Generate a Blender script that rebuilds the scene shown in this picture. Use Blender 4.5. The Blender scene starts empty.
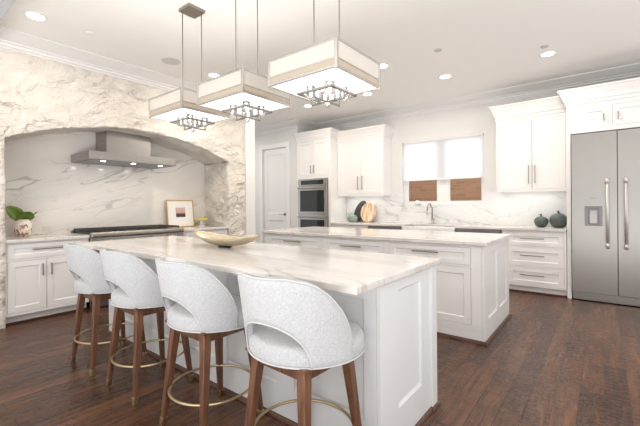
import bpy, bmesh, math, random
from mathutils import Vector, Matrix, noise

SC = bpy.context.scene
COL = SC.collection
PI = math.pi
random.seed(7)

# ------------------------------------------------------------------ camera
cd = bpy.data.cameras.new('camera'); cam = bpy.data.objects.new('camera', cd); COL.objects.link(cam)
cd.sensor_fit = 'HORIZONTAL'; cd.sensor_width = 36.0; cd.lens = 36.0 * 360.0 / 640.0
cd.shift_y = -7.5 / 640.0
cd.clip_start = 0.02; cd.clip_end = 200
YAW = 0.666; ROLL = -0.0074
cam.matrix_world = Matrix.Translation((0, 0, 1.26)) @ Matrix.Rotation(YAW, 4, 'Z') @ Matrix.Rotation(PI / 2, 4, 'X') @ Matrix.Rotation(ROLL, 4, 'Z')
SC.camera = cam

# ------------------------------------------------------------------ world, lights, exposure
W = bpy.data.worlds.new('world'); SC.world = W; W.use_nodes = True
bg = W.node_tree.nodes['Background']; bg.inputs[0].default_value = (1.0, 0.995, 0.985, 1); bg.inputs[1].default_value = 0.95
SC.view_settings.view_transform = 'Standard'; SC.view_settings.look = 'None'
SC.view_settings.exposure = 0.32; SC.view_settings.gamma = 1.0
SC.view_settings.use_curve_mapping = False


def area(name, loc, rot, sx, sy, power, color=(1, 1, 1), spread=PI):
    l = bpy.data.lights.new(name, 'AREA'); l.shape = 'RECTANGLE'; l.size = sx; l.size_y = sy
    l.energy = power; l.color = color; l.spread = spread
    o = bpy.data.objects.new(name, l); COL.objects.link(o); o.location = loc; o.rotation_euler = rot
    return o


area('outdoor_daylight', (-2.3, 7.7, 2.35), (math.radians(-90), 0, 0), 3.0, 0.9, 48, (1, 1, 1))
area('hallway_fill', (-6.6, 4.6, 2.95), (0, 0, 0), 0.4, 0.4, 16, (1, .95, .88))  # unseen fill added behind the stone wall to brighten the pantry wall
# unseen upward fills, added behind the camera and at right to brighten the ceiling
area('rear_ceiling_fill', (0.6, -2.2, 0.05), (math.radians(180), 0, 0), 7.5, 3.0, 420, (1.0, 0.99, 0.98))
area('side_ceiling_fill', (4.0, 1.6, 0.05), (math.radians(180), 0, 0), 2.0, 5.0, 220, (1.0, 0.99, 0.98))


# ------------------------------------------------------------------ materials
def newmat(name, base=(0.8, 0.8, 0.8), rough=0.5, metal=0.0, **kw):
    m = bpy.data.materials.new(name); m.use_nodes = True
    b = m.node_tree.nodes['Principled BSDF']
    b.inputs['Base Color'].default_value = (*base, 1); b.inputs['Roughness'].default_value = rough
    b.inputs['Metallic'].default_value = metal
    for k, v in kw.items(): b.inputs[k].default_value = v
    return m


def N(m, t, **kw):
    n = m.node_tree.nodes.new(t)
    for k, v in kw.items():
        if k in n.inputs.keys() if isinstance(k, str) else False: n.inputs[k].default_value = v
        else: setattr(n, k, v)
    return n


def LK(m, a, b): m.node_tree.links.new(a, b)


def B(m): return m.node_tree.nodes['Principled BSDF']


def coords(m, scale=(1, 1, 1), rot=(0, 0, 0)):
    tc = N(m, 'ShaderNodeTexCoord'); src = tc.outputs['Object']
    if any(rot):
        r0 = N(m, 'ShaderNodeMapping'); r0.inputs['Rotation'].default_value = rot
        LK(m, src, r0.inputs['Vector']); src = r0.outputs['Vector']
    mp = N(m, 'ShaderNodeMapping'); mp.inputs['Scale'].default_value = scale
    LK(m, src, mp.inputs['Vector']); return mp.outputs['Vector']


def noise_tex(m, vec, scale, detail=4, rough=0.5, dist=0.0):
    n = N(m, 'ShaderNodeTexNoise'); n.inputs['Scale'].default_value = scale; n.inputs['Detail'].default_value = detail
    n.inputs['Roughness'].default_value = rough; n.inputs['Distortion'].default_value = dist
    LK(m, vec, n.inputs['Vector']); return n.outputs['Fac']


def mth(m, op, a, b=None, clamp=False):
    n = N(m, 'ShaderNodeMath'); n.operation = op; n.use_clamp = clamp
    for i, v in enumerate((a, b)):
        if v is None: continue
        if isinstance(v, (int, float)): n.inputs[i].default_value = v
        else: LK(m, v, n.inputs[i])
    return n.outputs[0]


def mrange(m, v, a, b, c=0.0, d=1.0, smooth=True):
    n = N(m, 'ShaderNodeMapRange'); n.interpolation_type = 'SMOOTHSTEP' if smooth else 'LINEAR'
    LK(m, v, n.inputs['Value'])
    for k, x in zip(('From Min', 'From Max', 'To Min', 'To Max'), (a, b, c, d)): n.inputs[k].default_value = x
    return n.outputs['Result']


def mixc(m, fac, a, b):
    n = N(m, 'ShaderNodeMix'); n.data_type = 'RGBA'
    if isinstance(fac, (int, float)): n.inputs['Factor'].default_value = fac
    else: LK(m, fac, n.inputs['Factor'])
    for s, v in (('A', a), ('B', b)):
        i = [x for x in n.inputs if x.name == s and x.type == 'RGBA'][0]
        if isinstance(v, tuple): i.default_value = (*v, 1)
        else: LK(m, v, i)
    return [x for x in n.outputs if x.type == 'RGBA'][0]


def bump(m, h, strength, dist=0.01):
    n = N(m, 'ShaderNodeBump'); n.inputs['Strength'].default_value = strength; n.inputs['Distance'].default_value = dist
    LK(m, h, n.inputs['Height']); LK(m, n.outputs[0], B(m).inputs['Normal']); return n


def speck(m, base, amp=0.03, scale=8):
    """base colour with slight large-scale unevenness, so that no surface is one flat tone"""
    v = coords(m); f = noise_tex(m, v, scale, 3)
    c = mixc(m, f, tuple(x * (1 - amp) for x in base), tuple(min(1, x * (1 + amp)) for x in base))
    LK(m, c, B(m).inputs['Base Color'])
    return v


def paint(name, base, rough=0.4, amp=0.015):
    m = newmat(name, base, rough); speck(m, base, amp, 5); return m


def marble(name, base, tint, vein, rot, stretch, s, rough=0.12, w1=0.035, w2=0.02, amt=0.75, bmp=0.0):
    m = newmat(name, base, rough)
    v = coords(m, stretch, rot)
    warp = N(m, 'ShaderNodeTexNoise'); warp.inputs['Scale'].default_value = 0.9 * s; warp.inputs['Detail'].default_value = 4
    LK(m, v, warp.inputs['Vector'])
    add = N(m, 'ShaderNodeVectorMath'); add.operation = 'MULTIPLY_ADD'
    LK(m, warp.outputs['Color'], add.inputs[0]); add.inputs[1].default_value = (0.5, 0.5, 0.5); LK(m, v, add.inputs[2])
    vv = add.outputs[0]
    n1 = noise_tex(m, vv, 1.1 * s, 3, 0.5); r1 = mth(m, 'ABSOLUTE', mth(m, 'SUBTRACT', n1, 0.5)); l1 = mrange(m, r1, 0, w1, 1, 0)
    n2 = noise_tex(m, vv, 2.7 * s, 4, 0.6, 0.3); r2 = mth(m, 'ABSOLUTE', mth(m, 'SUBTRACT', n2, 0.47)); l2 = mrange(m, r2, 0, w2, 0.55, 0)
    patch = mrange(m, noise_tex(m, v, 0.8 * s, 2), 0.38, 0.62)
    ve = mth(m, 'MULTIPLY', mth(m, 'MAXIMUM', l1, l2), mth(m, 'MULTIPLY', patch, amt))
    soft = mrange(m, noise_tex(m, vv, 0.9 * s, 5, 0.6), 0.35, 0.7)
    c0 = mixc(m, soft, base, tint)
    c = mixc(m, ve, c0, vein)
    LK(m, c, B(m).inputs['Base Color'])
    if bmp: bump(m, noise_tex(m, v, 30, 4), bmp)
    return m


def wood(name, dark, light, axis='Z', scale=1.0, rough=0.4):
    m = newmat(name, light, rough)
    st = {'X': (1.2, 14, 14), 'Y': (14, 1.2, 14), 'Z': (14, 14, 1.2)}[axis]
    v = coords(m, tuple(x * scale for x in st))
    f = noise_tex(m, v, 2.2, 5, 0.6, 0.8)
    LK(m, mixc(m, mrange(m, f, 0.3, 0.7), dark, light), B(m).inputs['Base Color'])
    bump(m, f, 0.08, 0.003); return m


def steel(name, base, rough, axis='X'):
    m = newmat(name, base, rough, 1.0)
    st = {'X': (1, 260, 260), 'Y': (260, 1, 260), 'Z': (260, 260, 1)}[axis]
    v = coords(m, st); f = noise_tex(m, v, 1.0, 2)
    LK(m, mrange(m, f, 0.2, 0.8, rough * 0.95, rough * 1.06), B(m).inputs['Roughness'])
    bump(m, f, 0.012, 0.001); return m


M = {}
M['white'] = paint('cabinet_white_paint', (0.78, 0.77, 0.76), 0.35)
M['trim'] = paint('trim_white_paint', (0.78, 0.775, 0.77), 0.35)
M['ceiling'] = paint('ceiling_paint', (0.84, 0.825, 0.80), 0.7)
M['wall'] = paint('wall_paint', (0.72, 0.715, 0.70), 0.6)
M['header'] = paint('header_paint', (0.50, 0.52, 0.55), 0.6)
M['ceramic'] = paint('outlet_ivory', (0.68, 0.65, 0.61), 0.4)
M['island'] = paint('island_grey_white_paint', (0.74, 0.75, 0.76), 0.35)
M['counter'] = marble('honed_white_marble', (0.72, 0.69, 0.665), (0.60, 0.565, 0.54), (0.40, 0.37, 0.35), (0, 0, 0.10), (0.40, 2.6, 1.0), 1.6, 0.12, 0.022, 0.012, 0.7)
M['splash'] = marble('polished_backsplash_marble', (0.80, 0.80, 0.79), (0.72, 0.73, 0.73), (0.42, 0.43, 0.42), (0, -0.25, 0), (0.5, 1, 2.0), 1.3, 0.12, 0.022, 0.012, 0.6)
M['alcove'] = marble('alcove_slab_marble', (0.79, 0.755, 0.71), (0.72, 0.70, 0.675), (0.36, 0.345, 0.335), (-0.34, 0, 0), (1, 0.30, 1.7), 1.7, 0.14, 0.012, 0.009, 0.7)


def make_floor():
    m = newmat('dark_walnut_plank_floor', (0.1, 0.05, 0.03), 0.28)
    tc = N(m, 'ShaderNodeTexCoord'); mp = N(m, 'ShaderNodeMapping'); mp.inputs['Rotation'].default_value = (0, 0, PI / 2)
    LK(m, tc.outputs['Object'], mp.inputs['Vector'])
    br = N(m, 'ShaderNodeTexBrick'); LK(m, mp.outputs[0], br.inputs['Vector'])
    br.inputs['Scale'].default_value = 1.0; br.inputs['Brick Width'].default_value = 1.5; br.inputs['Row Height'].default_value = 0.127
    br.inputs['Mortar Size'].default_value = 0.0016; br.inputs['Mortar Smooth'].default_value = 0.3; br.inputs['Bias'].default_value = 0.0
    br.offset = 0.37; br.inputs['Color1'].default_value = (0, 0, 0, 1); br.inputs['Color2'].default_value = (1, 1, 1, 1); br.inputs['Mortar'].default_value = (0, 0, 0, 1)
    plank = N(m, 'ShaderNodeSeparateColor'); LK(m, br.outputs['Color'], plank.inputs[0])
    grain = coords(m, (17, 1.6, 1))
    # shift the grain from plank to plank
    comb = N(m, 'ShaderNodeCombineXYZ'); LK(m, mth(m, 'MULTIPLY', plank.outputs[0], 13.0), comb.inputs[2])
    ad = N(m, 'ShaderNodeVectorMath'); LK(m, grain, ad.inputs[0]); LK(m, comb.outputs[0], ad.inputs[1])
    g = noise_tex(m, ad.outputs[0], 1.3, 6, 0.62, 1.0)
    big = noise_tex(m, coords(m, (1.5, 0.8, 1)), 1.8, 3)
    t = mth(m, 'ADD', mth(m, 'MULTIPLY', g, 0.82), mth(m, 'MULTIPLY', plank.outputs[0], 0.22))
    t = mth(m, 'ADD', t, mth(m, 'MULTIPLY', mth(m, 'SUBTRACT', big, 0.5), 0.25))
    cr = N(m, 'ShaderNodeValToRGB'); LK(m, t, cr.inputs[0])
    e = cr.color_ramp.elements; e[0].position = 0.28; e[0].color = (0.030, 0.013, 0.008, 1); e[1].position = 0.84; e[1].color = (0.20, 0.088, 0.043, 1)
    x = cr.color_ramp.elements.new(0.52); x.color = (0.088, 0.038, 0.021, 1)
    c = mixc(m, mth(m, 'MULTIPLY', br.outputs['Fac'], 0.8), cr.outputs[0], (0.012, 0.007, 0.005))
    LK(m, c, B(m).inputs['Base Color'])
    B(m).inputs['IOR'].default_value = 1.42
    LK(m, mrange(m, g, 0.3, 0.7, 0.13, 0.27), B(m).inputs['Roughness'])
    # hand-scraped ripples across the planks
    rip = noise_tex(m, coords(m, (9, 16, 1)), 1.6, 3, 0.5, 0.6)
    h = mth(m, 'ADD', mth(m, 'MULTIPLY', rip, 0.9), mth(m, 'MULTIPLY', g, 0.5))
    h = mth(m, 'SUBTRACT', h, mth(m, 'MULTIPLY', br.outputs['Fac'], 0.5))
    bump(m, h, 0.75, 0.012)
    return m


M['floor'] = make_floor()


def make_rock():
    m = newmat('rough_split_face_marble', (0.7, 0.62, 0.52), 0.5)
    v = coords(m, (1, 0.75, 1.35), (-0.3, 0, 0))
    a = noise_tex(m, v, 1.7, 8, 0.62, 1.1)
    n = noise_tex(m, v, 2.0, 5, 0.55, 1.6)
    crack = mrange(m, mth(m, 'ABSOLUTE', mth(m, 'SUBTRACT', n, 0.5)), 0.0, 0.014, 1, 0)
    crack = mth(m, 'MULTIPLY', crack, mrange(m, noise_tex(m, v, 1.3, 2), 0.45, 0.62))
    c = mixc(m, mrange(m, a, 0.32, 0.68), (0.68, 0.625, 0.555), (0.84, 0.785, 0.715))
    c = mixc(m, mrange(m, noise_tex(m, v, 0.6, 4, 0.6, 0.8), 0.4, 0.7), c, (0.80, 0.765, 0.715))
    c = mixc(m, mth(m, 'MULTIPLY', crack, 0.25), c, (0.46, 0.40, 0.33))
    LK(m, c, B(m).inputs['Base Color'])
    vo = N(m, 'ShaderNodeTexVoronoi'); vo.feature = 'F1'; vo.inputs['Scale'].default_value = 3.2
    vd = N(m, 'ShaderNodeVectorMath'); vd.operation = 'MULTIPLY_ADD'
    nn = N(m, 'ShaderNodeTexNoise'); nn.inputs['Scale'].default_value = 2.5; nn.inputs['Detail'].default_value = 5; LK(m, v, nn.inputs['Vector'])
    LK(m, nn.outputs['Color'], vd.inputs[0]); vd.inputs[1].default_value = (0.6, 0.6, 0.6); LK(m, v, vd.inputs[2]); LK(m, vd.outputs[0], vo.inputs['Vector'])
    fine = noise_tex(m, v, 7.0, 8, 0.68, 0.8)
    rid = mth(m, 'ABSOLUTE', mth(m, 'SUBTRACT', noise_tex(m, v, 3.0, 4, 0.6, 1.0), 0.5))
    h = mth(m, 'ADD', mth(m, 'MULTIPLY', a, 0.8), mth(m, 'MULTIPLY', vo.outputs['Distance'], 0.5))
    h = mth(m, 'ADD', h, mth(m, 'ADD', mth(m, 'MULTIPLY', fine, 0.45), mth(m, 'MULTIPLY', rid, 1.2)))
    h = mth(m, 'SUBTRACT', h, mth(m, 'MULTIPLY', crack, 0.25))
    bump(m, h, 0.85, 0.10)
    return m


M['rock'] = make_rock()


def make_brick():
    m = newmat('neighbour_brick', (0.3, 0.16, 0.1), 0.85)
    tc = N(m, 'ShaderNodeTexCoord'); sp = N(m, 'ShaderNodeSeparateXYZ'); LK(m, tc.outputs['Object'], sp.inputs[0])
    cb = N(m, 'ShaderNodeCombineXYZ'); LK(m, sp.outputs[0], cb.inputs[0]); LK(m, sp.outputs[2], cb.inputs[1])
    br = N(m, 'ShaderNodeTexBrick'); LK(m, cb.outputs[0], br.inputs['Vector']); br.inputs['Scale'].default_value = 1
    br.inputs['Brick Width'].default_value = 0.21; br.inputs['Row Height'].default_value = 0.068; br.inputs['Mortar Size'].default_value = 0.007
    br.inputs['Color1'].default_value = (0.44, 0.25, 0.145, 1); br.inputs['Color2'].default_value = (0.33, 0.19, 0.11, 1); br.inputs['Mortar'].default_value = (0.38, 0.26, 0.18, 1)
    LK(m, br.outputs['Color'], B(m).inputs['Base Color']); return m


M['brick'] = make_brick()
M['steel'] = steel('brushed_stainless_steel', (0.385, 0.37, 0.35), 0.30, 'X')
M['steel_y'] = steel('brushed_stainless_steel_hood', (0.33, 0.315, 0.295), 0.28, 'Y')
M['steel_dark'] = steel('dark_steel', (0.22, 0.22, 0.23), 0.35, 'X')
M['nickel'] = newmat('satin_nickel', (0.34, 0.31, 0.28), 0.32, 1.0)
M['range_steel'] = steel('range_stainless', (0.38, 0.355, 0.32), 0.38, 'Y')
M['handle'] = newmat('matte_steel_handle', (0.60, 0.59, 0.57), 0.5, 0.6)
M['nickel_dark'] = newmat('dark_nickel_alloy', (0.30, 0.29, 0.28), 0.35, 1.0)  # darker nickel tone for the lanterns' inner frames
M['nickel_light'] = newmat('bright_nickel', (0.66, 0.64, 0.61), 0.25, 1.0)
M['chrome'] = newmat('polished_nickel', (0.72, 0.70, 0.67), 0.10, 1.0)
M['brass'] = newmat('aged_brass', (0.62, 0.50, 0.30), 0.28, 1.0)
M['black_iron'] = newmat('cast_iron', (0.02, 0.02, 0.022), 0.55)
M['black_glass'] = newmat('black_oven_glass', (0.012, 0.013, 0.014), 0.06)
M['walnut'] = wood('walnut_leg_wood', (0.085, 0.037, 0.020), (0.20, 0.090, 0.046), 'Z', 1.0, 0.38)
M['shoe'] = wood('stained_shoe_moulding', (0.06, 0.028, 0.018), (0.13, 0.06, 0.038), 'X', 1.0, 0.4)


def make_fabric():
    m = newmat('pale_grey_linen', (0.55, 0.56, 0.57), 0.9)
    v = coords(m)
    w1 = noise_tex(m, coords(m, (400, 400, 60)), 1.0, 2); w2 = noise_tex(m, coords(m, (60, 60, 420)), 1.0, 2)
    t = mth(m, 'MULTIPLY', mth(m, 'ADD', w1, w2), 0.5)
    t2 = noise_tex(m, v, 260, 2)
    f = mth(m, 'ADD', mth(m, 'MULTIPLY', t, 0.6), mth(m, 'MULTIPLY', t2, 0.4))
    LK(m, mixc(m, mrange(m, f, 0.38, 0.62), (0.40, 0.415, 0.435), (0.54, 0.55, 0.565)), B(m).inputs['Base Color'])
    B(m).inputs['Sheen Weight'].default_value = 0.25
    bump(m, f, 0.3, 0.002); return m


M['fabric'] = make_fabric()
M['welt'] = newmat('welt_cord_linen', (0.54, 0.55, 0.56), 0.85); speck(M['welt'], (0.54, 0.55, 0.56), 0.08, 60)


def emis(name, col, strength, base=(0.9, 0.9, 0.9)):
    m = newmat(name, base, 0.5); B(m).inputs['Emission Color'].default_value = (*col, 1); B(m).inputs['Emission Strength'].default_value = strength
    return m


M['lamp'] = emis('downlight_lens', (1, 0.96, 0.9), 6.0)
M['diffuser'] = emis('frosted_diffuser', (1, 0.98, 0.95), 0.9)
M['mica'] = emis('cream_glass_panel', (1, 0.93, 0.84), 0.03, (0.60, 0.565, 0.51))
M['mica_low'] = emis('tan_glass_panel', (1, 0.86, 0.70), 0.02, (0.46, 0.39, 0.31))
M['bulb'] = emis('bulb', (1, 0.95, 0.88), 2.0)
M['led'] = emis('led_strip', (1, 0.97, 0.92), 4.0)
M['glass'] = newmat('clear_glass', (1, 1, 1), 0.02, 0, **{'Transmission Weight': 1.0, 'IOR': 1.2})
M['pane'] = newmat('window_pane', (1, 1, 1), 0.0, 0, **{'Transmission Weight': 1.0, 'IOR': 1.05})


def make_shade():
    m = newmat('white_roller_shade', (0.85, 0.85, 0.86), 0.8); nt = m.node_tree
    tr = N(m, 'ShaderNodeBsdfTranslucent'); tr.inputs['Color'].default_value = (0.9, 0.92, 0.95, 1)
    mx = N(m, 'ShaderNodeMixShader'); mx.inputs[0].default_value = 0.6
    LK(m, B(m).outputs[0], mx.inputs[1]); LK(m, tr.outputs[0], mx.inputs[2])
    out = [n for n in nt.nodes if n.type == 'OUTPUT_MATERIAL'][0]; LK(m, mx.outputs[0], out.inputs['Surface'])
    return m


M['shade'] = make_shade()


# ------------------------------------------------------------------ mesh helpers
class MB:
    def __init__(self, mat=None): self.bm = bmesh.new(); self.X = mat or Matrix.Identity(4)

    def v(self, p): return self.bm.verts.new(self.X @ Vector(p))

    def box(self, x0, x1, y0, y1, z0, z1):
        vs = [self.v(p) for p in ((x0, y0, z0), (x1, y0, z0), (x1, y1, z0), (x0, y1, z0), (x0, y0, z1), (x1, y0, z1), (x1, y1, z1), (x0, y1, z1))]
        for f in ((0, 3, 2, 1), (4, 5, 6, 7), (0, 1, 5, 4), (1, 2, 6, 5), (2, 3, 7, 6), (3, 0, 4, 7)): self.bm.faces.new([vs[i] for i in f])
        return self

    def hexa(self, lo, hi):
        """lo, hi: four points each, counterclockwise seen from above"""
        a = [self.v(p) for p in lo]; b = [self.v(p) for p in hi]
        self.bm.faces.new(a[::-1]); self.bm.faces.new(b)
        for i in range(4):
            j = (i + 1) % 4; self.bm.faces.new((a[i], a[j], b[j], b[i]))
        return self

    def tube(self, pts, r, seg=12, closed=False, caps=True):
        P = [Vector(p) for p in pts]; n = len(P); rr = r if isinstance(r, (list, tuple)) else [r] * n
        rings = []
        up = None
        for i, p in enumerate(P):
            if closed: t = P[(i + 1) % n] - P[i - 1]
            else: t = (P[min(i + 1, n - 1)] - P[max(i - 1, 0)])
            t.normalize()
            if up is None: up = t.orthogonal().normalized()
            else:
                up = up - t * up.dot(t)
                up = up.normalized() if up.length > 1e-6 else t.orthogonal().normalized()
            s = t.cross(up)
            rings.append([self.v(p + (up * math.cos(2 * PI * k / seg) + s * math.sin(2 * PI * k / seg)) * rr[i]) for k in range(seg)])
        m = n if closed else n - 1
        if closed:  # find the best rotation offset to join the last ring to the first
            a, b = rings[-1], rings[0]
            off = min(range(seg), key=lambda o: sum((a[k].co - b[(k + o) % seg].co).length for k in range(seg)))
        for i in range(m):
            a = rings[i]; b = rings[(i + 1) % n]; o = off if (closed and i == n - 1) else 0
            for k in range(seg):
                self.bm.faces.new((a[k], a[(k + 1) % seg], b[(k + 1 + o) % seg], b[(k + o) % seg]))
        if caps and not closed:
            self.bm.faces.new(rings[0][::-1]); self.bm.faces.new(rings[-1])
        return self

    def lathe(self, prof, c=(0, 0, 0), seg=32, sx=1, sy=1, loop=False):
        rings = []
        for r, z in prof:
            if r < 1e-6: rings.append([self.v((c[0], c[1], c[2] + z))])
            else: rings.append([self.v((c[0] + r * sx * math.cos(2 * PI * k / seg), c[1] + r * sy * math.sin(2 * PI * k / seg), c[2] + z)) for k in range(seg)])
        for a, b in zip(rings, rings[1:] + (rings[:1] if loop else [])):
            for k in range(seg):
                j = (k + 1) % seg
                if len(a) == 1 and len(b) == 1: continue
                if len(a) == 1: self.bm.faces.new((a[0], b[j], b[k]))
                elif len(b) == 1: self.bm.faces.new((a[k], a[j], b[0]))
                else: self.bm.faces.new((a[k], a[j], b[j], b[k]))
        for r, rev in (() if loop else ((rings[0], True), (rings[-1], False))):
            if len(r) > 1: self.bm.faces.new(r[::-1] if rev else r)
        return self

    def sweep(self, path, prof, closed=False):
        """extrude a profile of (outward, z) along an xy path; outward is to the right of travel; mitred"""
        n = len(path); rings = []
        for i, p in enumerate(path):
            p = Vector((p[0], p[1]))
            def nd(a, b):
                d = (Vector(path[b][:2]) - Vector(path[a][:2])).normalized(); return Vector((d.y, -d.x))
            if i == 0: nn = nd(0, 1); k = 1
            elif i == n - 1: nn = nd(n - 2, n - 1); k = 1
            else:
                a, b = nd(i - 1, i), nd(i, i + 1); nn = (a + b).normalized(); k = 1 / max(0.3, nn.dot(a))
            rings.append([self.v((p.x + nn.x * o * k, p.y + nn.y * o * k, z)) for o, z in prof])
        L = len(prof)
        for a, b in zip(rings, rings[1:]):
            for j in range(L): self.bm.faces.new((a[j], a[(j + 1) % L], b[(j + 1) % L], b[j]))
        self.bm.faces.new(rings[0]); self.bm.faces.new(rings[-1][::-1])
        return self

    def build(self, name, mat, parent=None, bevel=0.0, smooth=False, seg=2, sub=0, origin=None):
        bmesh.ops.recalc_face_normals(self.bm, faces=self.bm.faces[:])
        me = bpy.data.meshes.new(name)
        if origin is not None: bmesh.ops.translate(self.bm, verts=self.bm.verts[:], vec=-Vector(origin))
        self.bm.to_mesh(me); self.bm.free()
        me.materials.append(mat)
        o = bpy.data.objects.new(name, me); COL.objects.link(o)
        if origin is not None: o.location = origin
        if parent: o.parent = parent
        if smooth:
            for p in me.polygons: p.use_smooth = True
        if bevel:
            b = o.modifiers.new('bevel', 'BEVEL'); b.width = bevel; b.segments = seg; b.limit_method = 'ANGLE'; b.angle_limit = math.radians(40); b.harden_normals = True
            for p in me.polygons: p.use_smooth = True
            e = o.modifiers.new('wn', 'WEIGHTED_NORMAL')
        if sub:
            s = o.modifiers.new('sub', 'SUBSURF'); s.levels = sub; s.render_levels = sub
        return o


def tag(o, label, cat, group=None):
    o['label'] = label; o['category'] = cat
    if group: o['group'] = group
    return o


def thing(name, label, cat, loc=(0, 0, 0), rz=0, group=None):
    o = bpy.data.objects.new(name, None); COL.objects.link(o); o.location = loc; o.rotation_euler = (0, 0, rz); o.empty_display_size = 0.1
    return tag(o, label, cat, group)


def struct(o): o['kind'] = 'structure'; return o


def copy_tree(o, parent=None):
    c = o.copy(); COL.objects.link(c); c.parent = parent
    for ch in list(o.children): copy_tree(ch, c)
    return c


# ------------------------------------------------------------------ key dimensions (metres)
CEIL = 3.05
XL = -4.93          # face of the stone arch wall
XB = -5.60          # slab at the back of the alcove
YW = 6.40           # window wall
YF = 5.80           # faces of the tall units and of the drawers
CT = 0.92           # worktop height
SB = 0.885          # underside of the worktops

# ------------------------------------------------------------------ setting
struct(MB().box(-8.5, 5, -4, 6.6, -0.1, 0).build('floor', M['floor']))
struct(MB().box(-8.5, 5, -4, 6.6, CEIL, CEIL + 0.1).build('ceiling', M['ceiling']))
struct(MB().box(-8.5, 5, 0.30, 0.737, 2.85, CEIL).build('trim_1', M['header'], bevel=0.004))

# stone arch wall: a dense grid, pushed about by noise, with the arched alcove cut out
AY0, AY1, ACY, AH = 0.925, 3.79, 2.367, 0.30


def arch_z(y):
    t = (y - ACY) / (0.5 * (AY1 - AY0)); t = max(-1, min(1, t))
    # circular arc, rise AH over the springing line at 2.0
    half = 0.5 * (AY1 - AY0); Rr = (half * half + AH * AH) / (2 * AH)
    return 2.0 - (Rr - AH) + math.sqrt(max(0, Rr * Rr - (t * half) ** 2))


def rocky(p, amp=0.024):
    q = Vector((p[0], p[1] * .8, p[2] * 1.25)); w = Vector((0, noise.noise(q * 3), noise.noise(q * 3 + Vector((7, 1, 3)))))* .12
    d = noise.voronoi((q + w) * 3.2)[0]
    return noise.fractal(q * 2.2, 1.0, 2.1, 5) * amp + (d[0] - .4) * .045 - max(0, .10 - (d[1] - d[0])) * .10


def stone_wall():
    mb = MB(); bm = mb.bm
    ys = []
    y = -1.2
    while y < AY0 - 0.02: ys.append(y); y += (0.06 if y < .6 else .022)
    ny = 140
    for i in range(ny + 1): ys.append(AY0 + (AY1 - AY0) * i / ny)
    y = AY1 + 0.03
    while y < 4.15: ys.append(y); y += 0.02
    ys.append(4.15)
    NZ = 52
    def zb(y): return arch_z(y) if AY0 < y < AY1 else 0.0
    def P(x, y, z):
        n = rocky((x, y, z)); return (x + n, y, z)
    # upper band: from arch springing or 2.0 to the ceiling
    cols = []
    for y in ys:
        b = arch_z(y) if AY0 <= y <= AY1 else 2.0
        col = []
        for k in range(NZ + 1):
            z = b + (CEIL - b) * k / NZ
            edge = noise.fractal(Vector((1.3, y * 4, 0.2)), 1, 2, 4) * 0.022 if (k == 0 and AY0 < y < AY1) else 0
            col.append(mb.v(P(XL, y, z + edge)))
        cols.append(col)
    for a, b in zip(cols, cols[1:]):
        for k in range(NZ): bm.faces.new((a[k], b[k], b[k + 1], a[k + 1]))
    # lower piers
    for lo, hi in ((-1.3, AY0), (AY1, 4.2)):
        idx = [i for i, y in enumerate(ys) if lo - 1e-6 <= y <= hi + 1e-6]
        prev = None
        for i in idx:
            y = ys[i]; col = [mb.v(P(XL, y, 2.0 * k / 84)) for k in range(84)] + [cols[i][0]]
            if prev:
                for k in range(84): bm.faces.new((prev[k], col[k], col[k + 1], prev[k + 1]))
            prev = col
            if abs(y - AY0) < 1e-6: left_edge = col
            if abs(y - AY1) < 1e-6 and lo > 3: right_edge = col
    # soffit of the arch
    NX = 16
    ai = [i for i, y in enumerate(ys) if AY0 - 1e-6 <= y <= AY1 + 1e-6]
    prev = [cols[i][0] for i in ai]
    for s in range(1, NX + 1):
        x = XL + (XB - XL) * s / NX
        cur = [mb.v((x, ys[i], arch_z(ys[i]) + rocky((x, ys[i], 2)) * 0.8)) for i in ai]
        for k in range(len(ai) - 1): bm.faces.new((prev[k], cur[k], cur[k + 1], prev[k + 1]))
        prev = cur
    # reveals
    for edge, y0 in ((left_edge, AY0), (right_edge, AY1)):
        prev = edge
        for s in range(1, NX + 1):
            x = XL + (XB - XL) * s / NX
            cur = [mb.v((x, y0 + rocky((x, y0, 2.0 * k / 84)) * 0.6, 2.0 * k / 84)) for k in range(85)]
            for k in range(84): bm.faces.new((prev[k], cur[k], cur[k + 1], prev[k + 1]))
            prev = cur
    # thickness behind: far end, back slab and top
    mb.box(XB, XL - 0.03, 4.10, 4.15, 0, CEIL)
    o = mb.build('wall_left', M['rock'], smooth=True)
    return struct(o)


stone_wall()
struct(MB().box(XB - 0.06, XB, AY0 - 0.1, AY1 + 0.1, 0, 2.45).build('wall_alcove', M['alcove']))
struct(MB().box(XB - 0.16, XB - 0.06, -1.2, 4.15, 0, CEIL).build('wall_left_backing', M['wall']))
# white board casing at the end of the stone wall
struct(MB().box(XB - 0.1, XL + 0.03, 4.15, 4.36, 0, CEIL).build('trim_2', M['trim'], bevel=0.004))

# window wall with its opening
WX0, WX1, WZ0, WZ1 = -3.02, -1.555, 1.235, 2.45
mb = MB()
mb.box(-5.18, WX0, YW, YW + 0.2, 0, CEIL).box(WX1, 5, YW, YW + 0.2, 0, CEIL).box(WX0, WX1, YW, YW + 0.2, 0, WZ0).box(WX0, WX1, YW, YW + 0.2, WZ1, CEIL)
struct(mb.build('wall_back', M['wall']))
# marble backsplash, around the lower part of the window
SPT = 1.46
mb = MB(); yb = YW - 0.02
mb.box(-4.29, WX0, yb, YW, CT, SPT).box(WX1, -0.378, yb, YW, CT, SPT).box(WX0, WX1, yb, YW, CT, WZ0)
struct(mb.build('wall_backsplash', M['splash'], bevel=0.002))
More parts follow.
